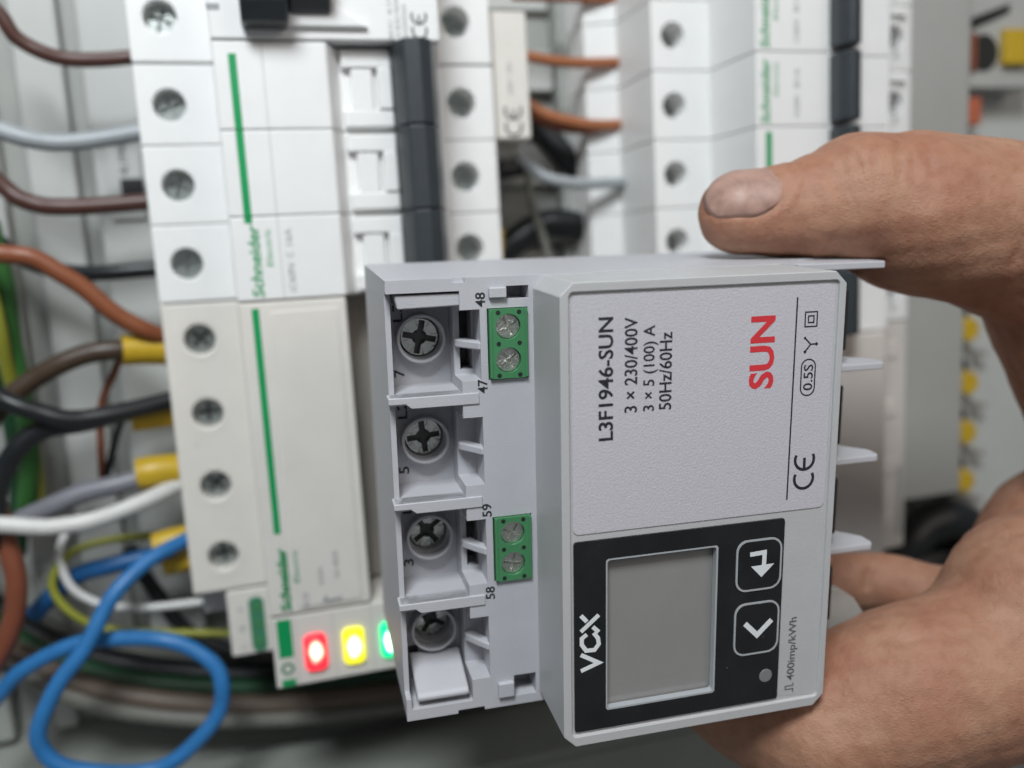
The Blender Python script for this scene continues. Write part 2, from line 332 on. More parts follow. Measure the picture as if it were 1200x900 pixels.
# three-pole breaker
t = thing('circuit_breaker', 'white three-pole breaker with dark grey toggles and a green stripe, at upper left', 'circuit breaker')
for i in range(3): pole(t, i, POLE, 18 * i, 7, 75.5)
for i, (b0, b1) in enumerate([(2.6, 17.9), (18.1, 35.9), (36.1, 37.4)]):
    put('green_stripe', G().profile([(21 + .25, 21.9), (22.6 + .25, 21.9), (22.6 + .25, 22.06), (21 + .25, 22.06)], b0, b1), 'brand_green', t)
logo(t, 24.0, 53.2, 22.06)
text('printed_text', 'iC60N', 30.8, 52.4, 22.06, 6, 1.5, 'print_grey', t); text('printed_text', 'C', 30.8, 45, 22.06, 1.2, 1.5, 'print_grey', t); text('printed_text', '16A', 30.8, 42.4, 22.06, 3.6, 1.5, 'print_grey', t)
for i in range(3): put('label_groove', G().box(28.0, 28.16, 18 * i + .2, 18 * i + 17.8, 21.9, 22.03), 'grey_plastic', t)
put('toggle_link', G().box(58, 63.5, 17.3, 18.7, 16.4, 25.0), 'smoke_plastic', t, bevel=.3); put('toggle_link', G().box(58, 63.5, 35.2, 37.2, 16.4, 25.0), 'smoke_plastic', t, bevel=.3)
# four-pole residual current device
t = thing('residual_current_device', 'cream four-pole device with tall green stripe, wires with yellow sleeves entering its left', 'circuit breaker')
RCD = pole_mesh(18, 'cream_plastic', SWB, [(8, 9), (75.5, 9)])
big = cut(G().profile(SWB, 54.3, 125.8), (lambda c: [c.cyl(a, 63 + 18 * k, 3.55, -9, 10, 28) for k in range(4) for a in (8, 75.5)] and c)(G()), 'cream_plastic')
put('housing', big, None, t, bevel=.5)
for k in range(4):
    screw(t, 8, 63 + 18 * k, -3.4, random.uniform(-50, 50)); screw(t, 75.5, 63 + 18 * k, -3.4, 10)
    put('terminal_ring', G().ring(circ(8.1, 63 + 18 * k, 4.9), circ(8.1, 63 + 18 * k, 4.6), -.1, .12), 'cream_plastic', t)
put('bay_shade_plate', G().box(42, 66.8, 54.8, 125.4, 5.5, 6.6), 'bay_shade_arm_grey', t, bevel=.3)  # darker plate paints the shade onto the floor of the bay
put('label_door', G().plate(rrect(24.6, 39.2, 56.5, 124.5, .6), 21.8, 22.35), 'cream_plastic', t, bevel=.2)
put('green_stripe', G().box(20.9, 22.4, 55.6, 106.4, 21.9, 22.08), 'brand_green', t)
logo(t, 23.2, 124.6, 22.4, 15.0, 2.4)
for s_, a, b, l in [('RCD', 27.2, 124.4, 3.4), ('0,03A', 31, 119.6, 4.2), ('Id 40A', 34.5, 118.4, 6.5)]: text('printed_text', s_, a, b, 22.42, l, 1.3, 'print_grey', t)
put('switch_mark', G().stroke([(31, 123.8), (34.6, 123.6)], .7, 22.4, 22.44).stroke([(31.2, 122.6), (30.4, 123.8)], .6, 22.44, 22.47), 'print_grey', t)
# indicator module with three lamps
t = thing('indicator_module', 'white module with glowing red, yellow and green indicator lamps', 'indicator lamp')
put('housing', G().profile([(7.5, -44), (7.5, 0), (17.6, 0), (18.2, 21.5), (66, 21.5), (67, 0), (84, 0), (84, -44)], 126.3, 143.6), 'cream_plastic', t, bevel=.5)
put('green_stripe', G().box(19.4, 22.6, 127, 136.2, 21.4, 21.6), 'brand_green', t)
put('green_stripe', G().box(19.4, 22.6, 141.6, 143.2, 21.4, 21.6), 'brand_green', t)
put('round_emblem', G().ring(circ(21, 139, 1.5), circ(21, 139, .9), 21.4, 21.6), 'socket_green', t)
def lens_material(nm, edge, core, es, cs, sharp, off):
    m = bpy.data.materials.new('glow_' + nm); m.use_nodes = True; nt = m.node_tree; p = nt.nodes['Principled BSDF']; L = nt.links.new
    tc = nt.nodes.new('ShaderNodeTexCoord'); mp_ = nt.nodes.new('ShaderNodeMapping'); L(tc.outputs['Generated'], mp_.inputs[0])
    mp_.inputs['Location'].default_value = (-1.0, 0, -1.0 + off); mp_.inputs['Scale'].default_value = (2.0, 0.0, 2.0)
    nz = nt.nodes.new('ShaderNodeTexNoise'); nz.inputs['Scale'].default_value = 3.0; L(tc.outputs['Generated'], nz.inputs['Vector'])
    ln_ = nt.nodes.new('ShaderNodeVectorMath'); ln_.operation = 'LENGTH'; L(mp_.outputs[0], ln_.inputs[0])
    ad = nt.nodes.new('ShaderNodeMath'); ad.operation = 'MULTIPLY_ADD'; ad.inputs[1].default_value = .5; L(nz.outputs['Fac'], ad.inputs[0]); L(ln_.outputs['Value'], ad.inputs[2])
    r = nt.nodes.new('ShaderNodeValToRGB'); r.color_ramp.interpolation = 'EASE'; e = r.color_ramp.elements
    e[0].position = .5 * sharp; e[0].color = tuple(c * cs / 8 for c in core) + (1,); e[1].position = min(1, .98 * sharp); e[1].color = tuple(c * es / 8 for c in edge) + (1,)
    L(ad.outputs[0], r.inputs['Fac']); L(r.outputs['Color'], p.inputs['Emission Color']); p.inputs['Emission Strength'].default_value = 8
    p.inputs['Base Color'].default_value = tuple(edge) + (1,); p.inputs['Roughness'].default_value = .3; MATS['lens_' + nm] = m
lens_material('red', (1.0, 0.03, 0.05), (1.0, 0.58, 0.40), .95, 3.2, 1.15, -.12)
lens_material('yellow', (0.85, 0.80, 0.02), (1.0, 0.96, 0.5), .95, 3.6, 1.3, 0)
lens_material('green', (0.0, 0.9, 0.30), (0.40, 1.0, 0.58), 1.05, 11, 1.25, 0)
for a, nm in ((27.6, 'red'), (36.4, 'yellow'), (45.2, 'green')):
    ln = put('lamp_lens', G().plate(rrect(a - 2.6, a + 2.6, 131.4, 140.4, 1.6), 21.0, 22.6), 'lens_' + nm, t, bevel=.6)
    for q in (a - 4.4, ): put('seam', G().box(q, q + .12, 126.8, 143.2, 21.4, 21.54), 'grey_plastic', t)
put('socket', G().plate(rrect(12.6, 16.3, 128.6, 143, 1.5), -.2, .35), 'socket_green', t, bevel=.2)
for k in range(3): put('socket_contact', G().cyl(14.5, 131 + 4.6 * k, 1.1, .3, .6, 16), 'block_green', t)
for k in range(3): text('printed_text', 'ABC'[k], 11.3, 132 + 5 * k, .06, 1.2, 1.4, 'print_grey', t)
put('wire_clamp', G().profile([(1.2, -22), (1.2, -9), (7.3, -9), (7.3, -22)], 127.2, 134.5), 'smoke_plastic', t, bevel=.5)
# small relay with CE mark between the rows
t = thing('interface_relay', 'narrow pale module with CE mark between the two device rows', 'relay')
put('housing', G().profile([(85.2, -44), (85.2, -5), (95.0, -5), (95.6, -8), (95.6, -44)], -14.6, 17.2), 'cream_plastic', t, bevel=.6)
ce_mark(92.6, 16.4, -4.95, 4.6, 'print_black', t); text('printed_text', '300V~', 90.6, 6.0, -4.95, 4.4, 1.3, 'print_grey', t); text('printed_text', '10A', 90.6, .6, -4.95, 2.6, 1.3, 'print_grey', t)
put('foot', G().box(85.4, 94, 17.4, 20, -44, -12), 'grey_plastic', t, bevel=.4)
# right-hand row
CA = 127.8
def c_breaker(b0, n, label, stripe, txt, group=None):
    t = thing('circuit_breaker', label, 'circuit breaker', group, loc=(CA, 0, 0))
    for i in range(n):
        b = b0 + 18 * i
        p = put('pole_module', POLE_C, None, t, bevel=.45, loc=(0, b, 0)); screw(p, 6.2, 9, -9.5, random.uniform(-60, 60)); screw(p, 75.5, 9, -9.5, 0)
        put('toggle', G().profile([(38.5, 17), (38.2, 26), (40.2, 29), (43, 28.4), (45, 24), (46, 17)], .5, 17.5), 'slate_plastic', t, bevel=.8, loc=(0, b, 0))
        put('window_bar', G().box(63, 66, 2.4, 15.6, .4, 3.4), 'white_plastic', p, bevel=.4)
        put('clip', G().box(69.5, 78.5, .8, 3.2, 0, 2.2), 'white_plastic', p, bevel=.4)
        text('printed_text', 'B16', 76.6, 14.5, 1.0, 6.5, 2.1, 'print_grey', p)
        if i or stripe: put('green_stripe', G().box(17.4 + 2.6, 17.4 + 4.2, b + (1.2 if i == 0 else .1), b + (17.9 if i < n - 1 else 3), 21.9, 22.08), 'brand_green', t)
    if txt: logo(t, 21.2, b0 + 17.2, 22.06, 15.6, 2.6); text('printed_text', 'iC60N', 29.6, b0 + 15.8, 22.06, 5.2, 1.5, 'print_grey', t); text('printed_text', 'B16', 29.6, b0 + 8.5, 22.06, 4.4, 1.5, 'print_grey', t)
    return t
c_breaker(-35, 1, 'white single-pole breaker in the right row, topmost and cut by the frame', False, True)
c_breaker(-17, 1, 'white single-pole breaker in the right row, second from the top edge', False, True)
c_breaker(1, 1, 'white single-pole breaker in the right row, just above the thumb', False, True)
c_breaker(19, 3, 'white three-pole breaker in the right row, partly behind the thumb', True, False)
t = thing('terminal_device', 'beige four-module device right of the held meter, below the three-pole breaker', 'circuit breaker', loc=(CA, 0, 0))
put('housing', G().profile([(-6, -44), (0, -23), (0, 0), (16.8, 0), (17.4, 20), (58, 20), (60, 3), (82, 0), (82, -44)], 73.3, 144.4), 'beige_plastic', t, bevel=.7)
for k in range(4): put('clip', G().box(70, 77, 79 + 18 * k, 84 + 18 * k, .5, 1.6), 'beige_plastic', t, bevel=.4)
put('marking_plate', G().box(78.4, 80.4, 118, 140, 0.1, .9), 'grey_plastic', t, bevel=.2)
# wiring duct and terminals at far right
t = thing('wiring_duct', 'plain grey wiring duct standing right of the right breaker row', 'cable duct')
put('duct_cover', G().box(213.2, 236, -110, 132, -9, -5), 'duct_grey', t, bevel=1.2); put('duct_body', G().box(215, 234.5, -110, 131, -47.9, -9.1), 'duct_grey', t)
structure(put('side_panel', G().box(254, 300, -110, 235, -47.9, -38), 'panel_light', bevel=1))
for k in range(4):
    x, y = [(1133, 387), (1132, 450), (1130, 508), (1128, 565)][k]
    a, b, c = at(x, y, -26)
    t = thing('feed_terminal', ['topmost', 'second', 'third', 'lowest'][k] + ' of the four yellow-capped terminals right of the grey duct', 'terminal', 'yellow-capped terminals')
    put('body', G().plate(rrect(a - 6, a + 7, b - 9.4, b + 4.2, 1), -44, -31), 'duct_grey', t, bevel=.5)
    put('yellow_cap', G().cyl(a + 1.6, b, 4.6, -31.5, -26, 24, 4.1), 'yellow_sleeve', t, bevel=.6)
    put('dark_socket', G().cyl(a + 1.4, b - 5.6, 3.2, -31.3, -30.2, 24), 'hole_dark', t)
    put('contact_arm', G().plate([(a + 1, b + 5.6), (a + 15, b + 9.2), (a + 15, b + 11), (a + 1, b + 8.8)], -36, -31.5), 'bay_shade_arm_grey', t, bevel=.3)
t = thing('rail_terminal', 'grey terminal with dark hole and yellow square at the top right corner', 'terminal')
put('body', G().box(250, 283, -40, 0.5, -44, -27), 'grey_plastic', t, bevel=.8)
a, b, c = at(1187, 55, -26); put('yellow_cap', G().box(a - 4.5, a + 6, b - 5.5, b + 6, -27.2, -24), 'yellow_sleeve', t, bevel=.6)
a, b, c = at(1152, 62, -27); put('dark_hole', G().cyl(a, b, 6, -27.4, -26.7, 28), 'hole_dark', t)
put('copper_link', G().box(a - 9, a - 3.5, b - 6, b + 6, -27.2, -25.5), 'red_brown', t, bevel=.5)
a, b, c = at(1160, 22, -27); put('slot', G().plate([(a - 8, b), (a + 8, b - 5), (a + 8, b - 2), (a - 8, b + 4)], -27.2, -26.8), 'hole_dark', t)
tag(put('copper_terminal', G().box(*[q for q in (at(1141, 130, -26)[0] - 5, at(1141, 130, -26)[0] + 3.5)], at(1141, 130, -26)[1] - 4.5, at(1141, 130, -26)[1] + 4.5, -44, -26), 'copper', bevel=.7), 'small copper coloured terminal beside the duct, above the wrist', 'terminal')

# ------------------------------------------------------------------ wires
def tube_mesh(name, pts, r, m, flat=1.0):
    P = [np.array(q, float) for q in pts]; n = len(P); path = []
    for i in range(n - 1):
        p0 = P[i - 1] if i else 2 * P[0] - P[1]; p1, p2 = P[i], P[i + 1]; p3 = P[i + 2] if i + 2 < n else 2 * P[-1] - P[-2]
        for k in range(8):
            s = k / 8; path.append(.5 * ((2 * p1) + (p2 - p0) * s + (2 * p0 - 5 * p1 + 4 * p2 - p3) * s * s + (3 * p1 - p0 - 3 * p2 + p3) * s ** 3))
    path.append(P[-1]); path = np.array(path); N = 14
    ph = random.uniform(0, 6); ix = np.arange(len(path)); path = path + (r * .05 if len(P) > 3 else 0) * np.c_[np.sin(ix * .55 + ph), np.sin(ix * .43 + 2 * ph), np.sin(ix * .7 + 3 * ph)]
    tg = np.gradient(path, axis=0); tg /= np.linalg.norm(tg, axis=1)[:, None]
    up = np.array([0, 0, 1.0]); g = G(); vs = []
    for q, d in zip(path, tg):
        if abs(d @ up) > .95: up = np.array([.2, 1, .1])
        n1 = np.cross(d, up); n1 /= np.linalg.norm(n1); n2 = np.cross(n1, d); up = n2
        vs += [tuple(q + r * (math.cos(2 * math.pi * j / N) * n1 + math.sin(2 * math.pi * j / N) * n2)) for j in range(N)]
    M = len(path)
    fs = [(i * N + j, i * N + (j + 1) % N, (i + 1) * N + (j + 1) % N, (i + 1) * N + j) for i in range(M - 1) for j in range(N)]
    fs += [list(range(N - 1, -1, -1)), [(M - 1) * N + j for j in range(N)]]
    g.add(vs, fs); me = g.mesh(name); me.materials.append(MATS[m]); return me
def px(pts): return [at(*q) for q in pts]
def wire(label, pts, r, m, sleeve=None, name='wire', cat='wire', group=None):
    o = put(name, tube_mesh(name, px(pts), r, m), None); tag(o, label, cat, group)
    if sleeve:
        for s in sleeve: put('sleeve', tube_mesh('sleeve', px(s[0]), s[1], 'yellow_sleeve'), None, o)
    return o
wire('brown wire curving in above all the other left wires', [(-30, -10, -16), (0, 18, -16), (22, 46, -17), (62, 66, -18), (112, 70, -19), (175, 66, -20)], 1.75, 'brown')
wire('pale grey wire at upper left, between the two brown wires', [(-40, 135, -18), (0, 152, -18), (42, 165, -18), (100, 165, -19), (185, 152, -20)], 2.1, 'grey_sheath')
wire('brown wire below the pale grey one, entering the three-pole breaker', [(-40, 175, -18), (0, 216, -18), (32, 236, -18), (80, 243, -18), (185, 235, -20)], 2.1, 'brown')
wire('short black wire entering the lowest pole of the three-pole breaker', [(-30, 255, -30), (20, 300, -28), (72, 318, -24), (130, 319, -20), (205, 314, -20)], 2.0, 'black_sheath')
wire('orange-brown wire sloping down to the top yellow sleeve', [(-40, 290, -8), (0, 297, -8), (42, 304, -8), (84, 328, -9), (132, 365, -11), (172, 388, -13), (215, 402, -18)], 2.2, 'orange_brown')
wire('dark brown wire rising to the topmost yellow sleeve', [(-20, 500, -14), (10, 468, -14), (52, 436, -14), (100, 416, -14), (150, 408, -15), (180, 408, -17)], 2.5, 'dark_brown', [([(143, 410, -15), (165, 409, -16), (215, 410, -18)], 3.9)])
wire('black wire in front, entering beside the second yellow sleeve', [(-40, 440, -6), (0, 466, -6), (40, 482, -6), (82, 491, -7), (140, 484, -10), (225, 462, -16)], 2.3, 'black_sheath', [([(156, 488, -19), (175, 486, -19), (225, 478, -19)], 3.8)])
wire('black wire looping down the left edge below its twin', [(-8, 640, -10), (-2, 570, -10), (16, 530, -10), (52, 503, -10), (100, 494, -10), (150, 482, -13)], 2.5, 'black_sheath')
wire('violet-grey wire ending in the third yellow sleeve', [(-30, 640, -14), (40, 602, -14), (92, 580, -14), (150, 564, -15), (185, 553, -16)], 2.5, 'violet_grey', [([(163, 556, -16), (185, 552, -16), (235, 548, -18)], 4.2)])
wire('thick white wire crossing below the violet-grey one', [(-40, 612, -6), (0, 615, -6), (60, 617, -6), (102, 611, -7), (160, 591, -10), (222, 562, -16)], 2.1, 'white_sheath')
wire('thin white wire hanging in a bend under the thick white wire', [(110, 600, -22), (82, 618, -18), (70, 650, -16), (84, 688, -15), (120, 708, -14), (170, 712, -14), (238, 705, -14)], 1.1, 'white_sheath')
wire('bright blue wire making one large loop at lower left', [(245, 618, -18), (216, 634, -14), (172, 658, -9), (132, 700, -4), (96, 764, 0), (62, 812, 2), (45, 860, 3), (60, 890, 3), (110, 905, 3), (180, 902, 3), (228, 872, 3), (257, 832, 2), (259, 795, 1), (236, 766, -1), (190, 750, -3), (138, 748, -6), (82, 757, -8), (32, 782, -9), (0, 812, -10), (-40, 860, -10)], 1.95, 'blue_sheath', [([(182, 640, -17), (200, 635, -17), (245, 625, -18)], 3.6)])
wire('darker blue wire behind the large blue loop', [(40, 720, -22), (80, 680, -20), (130, 662, -18), (180, 652, -18), (240, 640, -19)], 2.3, 'deep_blue', [([(192, 660, -19), (210, 656, -19), (245, 650, -19)], 3.4)])
wire('thin yellow-green earth wire bending round to the indicator module', [(235, 626, -22), (175, 628, -20), (112, 636, -18), (74, 656, -16), (62, 690, -15), (92, 724, -14), (150, 740, -14), (285, 742, -14)], 1.05, 'yellow_green')
wire('thick red-brown wire bending out at the left edge', [(-12, 560, -12), (6, 630, -11), (20, 690, -10), (10, 742, -10), (-20, 800, -10)], 2.5, 'red_brown')
wire('thin red-brown wire hanging behind the black wires', [(146, 412, -20), (132, 440, -22), (118, 482, -24), (120, 560, -26)], .95, 'red_brown')
wire('thin black wire hanging beside the thin red-brown wire', [(150, 480, -20), (138, 505, -22), (124, 562, -26)], .95, 'black_sheath')
wire('green part of the earth cable running down the left edge', [(-14, 260, -22), (4, 330, -22), (14, 400, -24), (34, 520, -28), (30, 620, -30)], 2.5, 'green_sheath')
wire('yellow earth cable running down the far left edge', [(-20, 300, -18), (-2, 380, -18), (14, 450, -24), (40, 530, -30), (46, 600, -32)], 1.7, 'yellow_green')
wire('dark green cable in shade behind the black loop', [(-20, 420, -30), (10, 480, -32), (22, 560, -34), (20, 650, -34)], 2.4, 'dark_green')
wire('black wire slanting down behind the thin white bend', [(150, 640, -34), (180, 690, -32), (226, 744, -30), (300, 770, -28)], 2.0, 'black_sheath')
for i, (lb, dy, c, r, m) in enumerate([('uppermost black cable of the bundle along the cabinet floor', -2, -32, 3.6, 'black_sheath'), ('dusty brown cable of the bundle along the cabinet floor', 34, -20, 3.0, 'dusty_brown'),
        ('dark green cable of the bundle along the cabinet floor', 14, -24, 2.6, 'dark_green'), ('pale dusty cable lowest in the bundle on the cabinet floor', 52, -18, 2.2, 'dusty_grey'), ('dark blue cable within the bundle on the cabinet floor', 26, -26, 2.2, 'deep_blue'),
        ('grey cable at the back of the floor bundle', -14, -38, 3.4, 'dusty_grey')]):
    wire(lb, [(-40, 690 + dy, c), (40, 745 + dy, c), (140, 780 + dy, c), (260, 792 + dy, c), (380, 786 + dy, c - 2), (520, 770 + dy, c - 6), (700, 740 + dy, c - 10)], r, m, name='cable', cat='cable')
# wires between the rows
wire('orange wire from the pale relay, upper of the two pairs', [(600, 62, -24), (640, 70, -22), (690, 74, -22), (750, 73, -24)], 1.5, 'orange')
wire('orange wire at the very top between the rows', [(600, -6, -24), (660, -4, -23), (750, 0, -24)], 1.5, 'orange')
wire('orange wire with a dip, below the upper one', [(604, 112, -26), (640, 134, -23), (690, 146, -22), (750, 145, -24)], 1.6, 'orange')
wire('red-brown wire running just under the lower orange wire', [(606, 126, -30), (645, 146, -28), (690, 152, -26), (750, 152, -26)], 1.4, 'red_brown')
wire('pale grey wire bending from the relay to the right row', [(606, 160, -18), (612, 185, -17), (640, 208, -17), (690, 215, -18), (750, 213, -22)], 1.6, 'grey_sheath')
wire('thick black cable slanting behind the orange wires', [(600, 110, -42), (650, 170, -40), (700, 215, -38), (760, 250, -38)], 3.8, 'black_sheath', name='cable', cat='cable')
wire('short black cable below the pale relay', [(540, 215, -36), (585, 200, -34), (620, 195, -36)], 2.6, 'black_sheath', name='cable', cat='cable')
wire('thick black cable arching just above the held meter', [(560, 330, -40), (610, 278, -38), (660, 262, -36), (720, 280, -36)], 4.4, 'black_sheath', name='cable', cat='cable')
wire('thin grey wire hanging vertically between the rows', [(616, 190, -32), (624, 240, -32), (640, 290, -32), (650, 340, -32)], 1.2, 'dusty_grey')
tag(put('yellow_ferrule', tube_mesh('f', px([(584, 268, -24), (584, 285, -24), (583, 310, -24)]), 1.6, 'yellow_sleeve'), None), 'tiny yellow ferrule beside the screw just above the meter', 'ferrule')
wire('thick black cable arching at the lower end of the grey duct', [(1030, 700, -30), (1060, 640, -30), (1095, 612, -30), (1135, 615, -30), (1180, 680, -30)], 7, 'black_sheath', name='cable', cat='cable')
wire('black cable crossing behind the fingers at right', [(1010, 720, -38), (1080, 660, -38), (1160, 650, -38), (1240, 660, -38)], 6, 'black_sheath', name='cable', cat='cable')
# cable markers at far left
t = thing('cable_marker', 'pale marker tag with dark print on the left mounting plate', 'marker', None)
put('tag_plate', G().box(-13.5, -5, 14, 32, -39, -37.6), 'panel_light', t, bevel=.3)
a0 = at(146, 205, -37.5); text('printed_text', '4L1M4 2', a0[0] + 1, a0[1], -37.5, 10, 2, 'print_black', t)
a0 = at(154, 218, -37); put('dark_square', G().box(a0[0] - 2.6, a0[0] + 3, a0[1] - 2, a0[1] + 3.4, -37.7, -36.8), 'black_plastic', t, bevel=.2)

# ------------------------------------------------------------------ the held meter
MW = Matrix.Translation(Vector((B.T @ RC.T @ (TM - TC) * S).tolist())) @ Matrix((B.T @ RC.T @ RM @ B).tolist()).to_4x4()
meter = thing('energy_meter', 'light grey energy meter with display, label and green terminals, held in the hand', 'energy meter')
meter.matrix_world = MW
base = G().profile([(-22.5, -54), (-22.5, -14), (10, -14), (10, -16), (50, -16), (50, -24), (58, -24), (58, -54)], 0, 72)
c = G()
V0, PP = 1.66, 16.8
for k in range(4):
    a = V0 + PP * k
    c.profile([(-21.6, -24), (-11.6, -24), (-11.4, -10), (-21.7, -10)], a + (.5 if k else .3), a + PP - (.75 if k < 3 else -1.2))
    c.profile([(-24, -16.6), (-21, -16.6), (-21, -10), (-24, -10)], a + (.5 if k else .3), a + PP - .75)
    c.box(-11.7, -8.4, a + 3.2, a + 14.2, -20, -10)
    if k in (0, 2): c.box(-10.6, -8.6, a + 4, a + 13.4, -30, -19)
    c.cyl(-16.43, V0 + PP * (k + .5), 3.3, -34, -20, 36)
for v0 in (4.9, 38.4): c.box(-7.3, -.9, v0 - .1, v0 + 11.0, -22, -10)
c.box(-4.2, -.7, 1.5, 3.5, -19, -10); c.box(-4.4, -.6, 66.6, 70.4, -19, -10)
c.box(-12.4, -10.6, -1, .7, -15.2, -10); c.box(-14, -9.5, 71.4, 73, -15.4, -10)
put('base_housing', cut(base, c, 'meter_plastic'), None, meter, bevel=.22)
tubes = []
for k in range(4):
    v = V0 + PP * (k + .5); o, i = circ(-16.43, v, 3.95, 40), circ(-16.43, v, 3.42, 40)
    put('screw_collar', G().ring(o, i, -24.2, -21.6), 'meter_plastic', meter, bevel=.15)
mc = G().box(-2.75, 2.75, -.5, .5, -2.2, 1).box(-.5, .5, -2.75, 2.75, -2.2, 1).cyl(0, 0, 1.25, -2.4, 1, 20)
for k in range(8):
    a = math.pi / 8 + k * math.pi / 4; cs, sn = math.cos(a), math.sin(a); mc.plate([(1.9 * cs - .14 * sn, 1.9 * sn + .14 * cs), (3.6 * cs - .14 * sn, 3.6 * sn + .14 * cs), (3.6 * cs + .14 * sn, 3.6 * sn - .14 * cs), (1.9 * cs + .14 * sn, 1.9 * sn - .14 * cs)], -.7, 1)
MS = cut(G().cyl(0, 0, 3.2, -3, -.5, 36).cyl(0, 0, 3.2, -.5001, 0, 36, 2.8) if False else G().cyl(0, 0, 3.2, -3, 0, 36, 3.0), mc, 'zinc')
MSL = G().box(-2.7, 2.7, -.46, .46, -2.1, -1.2).box(-.46, .46, -2.7, 2.7, -2.105, -1.205).cyl(0, 0, 1.2, -2.3, -1.6, 20).mesh('slot'); MSL.materials.append(MATS['slot_shade'])
for k in range(4):
    o = put('terminal_screw', MS, None, meter, bevel=.16, loc=(-16.43, V0 + PP * (k + .5), (-24.2, -24.8, -25.4, -26.2)[k])); o.rotation_euler = (0, math.radians((12, 84, 52, 30)[k]), 0); put('slot', MSL, None, o)
for k in range(1, 4):                                   # thicker lips of the partitions
    v = V0 + PP * k
    put('partition_lip', G().plate([(-22.9, v - .75), (-19.6, v - .75), (-8.9, v - .75), (-8.9, v + 1.05), (-19.4, v + 1.05), (-20.3, v + .3), (-22.9, v + .3)], -17, -13.75), 'meter_plastic', meter, bevel=.15)
for k in range(4):                                      # little sloping bars in the side slots
    v = V0 + PP * k + 8.9
    put('slot_bar', G().profile([(-11.6, -19.8), (-11.6, -18.6), (-8.6, -14.2), (-7.9, -14.2), (-7.9, -16), (-9.8, -19.8)], v - .65, v + .65), 'meter_plastic', meter, bevel=.3)
    if k in (0, 2): put('pocket_shade', G().box(-10.5, -8.7, v - 4.6, v + 4.4, -29.8, -24), 'black_plastic', meter)  # black block stands in for the darkness inside the open hole
put('sliding_shutter', G().plate([(-21.2, 2.3), (-10.6, 2.3), (-10.6, 4.2), (-20.8, 4.4)], -22, -14.4), 'meter_plastic', meter, bevel=.25)
put('sliding_shutter', G().side([(66.0, -23.4), (64.8, -23.4), (67.2, -15.4), (67.7, -14.2), (68.6, -13.8), (69.2, -14.6), (68.5, -17)], -20.7, -12.0), 'meter_plastic', meter, bevel=.5, seg=3)
put('shutter_stop', G().box(-7.0, -4.3, 1.6, 3.2, -15, -13.2), 'meter_plastic', meter, bevel=.2); put('shutter_stop', G().box(-7.2, -4.5, 67.4, 70, -15, -13.2), 'meter_plastic', meter, bevel=.2)
def terminal_block(v0):
    o = put('terminal_block', cut(G().box(-7.1, -1.1, v0, v0 + 10.8, -21.5, -13.4), G().cyl(-4.15, v0 + 2.75, 1.98, -15.2, -10, 28).cyl(-4.15, v0 + 7.95, 1.98, -15.2, -10, 28), 'block_green'), None, meter)
    put('edge_ridge', G().box(-7.1, -6.65, v0 + .1, v0 + 10.7, -13.6, -13.25), 'block_green', o, bevel=.1); put('edge_ridge', G().box(-1.5, -1.1, v0 + .1, v0 + 10.7, -13.6, -13.25), 'block_green', o, bevel=.1)
    for q in (0.55, 5.35, 10.3):
        for uu in (-5.7, -2.4): put('pin_hole', G().cyl(uu, v0 + q, .36, -13.6, -13.36, 12), 'hole_dark', o)
    for q in (2.75, 7.95):
        s = cut(G().cyl(0, 0, 1.86, -1.2, 0, 28), G().box(-1.5, 1.5, -.25, .25, -.6, .5).box(-.25, .25, -1.5, 1.5, -.6, .5), 'bright_zinc')
        so = put('clamp_screw', s, None, o, loc=(-4.15, v0 + q, -14.0)); so.rotation_euler = (0, random.uniform(0, 3), 0)
terminal_block(4.9); terminal_block(38.4)
for s_, u, v in [('48', -7.35, 4.5), ('47', -7.35, 17.9), ('59', -7.25, 38.1), ('58', -7.1, 52.3)]: text('moulded_number', s_, u - .15, v, -13.96, 2.2, 1.55, 'print_black', meter, bold=.015)
for k, (s1, s2) in enumerate([('L3', '7'), ('L2', '5'), ('L1', '3'), ('N', '1')]):
    v = V0 + PP * k; text('moulded_number', s1, -19.0, v + (5.8, 5.0, 4.6, 4.0)[k], -23.95, (3.0, 3.0, 3.0, 1.6)[k], 1.6, 'print_black', meter, bold=.015); text('moulded_number', s2, -19.1, v + (14.8, 14.4, 14.0, 13.2)[k], -23.95, 1.3, 1.7, 'print_black', meter, bold=.015)
# right-hand terminal side: partitions seen beyond the edge of the face
for k in range(4):
    v = (.9, V0 + PP, V0 + 2 * PP, V0 + 3 * PP)[k]
    put('partition', G().profile([(46, -26), (46, -14.2), (63.2, -14.2), (63.9, -15.2), (63.9, -18), (57.9, -25)] if k else [(46, -30), (46, -14.6), (62.4, -14.6), (63.0, -15.4), (63.0, -22), (57.9, -34)], v - .7, v + (.45 if k else .5)), 'meter_plastic', meter, bevel=.2)
for k in range(4): put('pocket_shade', G().box(50.5, 56.0, V0 + PP * k + 3, V0 + PP * k + 13.6, -24.1, -14.8), 'black_plastic', meter, bevel=.3)  # black blocks paint the shade of the pockets between the partitions
q = [mp(*p_, -21) for p_ in [(955, 690), (984, 690), (1001, 701), (1021, 731), (1015, 739), (974, 750), (945, 755)]]
put('sliding_shutter', G().plate(q, -23, -21), 'grey_plastic', meter, bevel=.3)
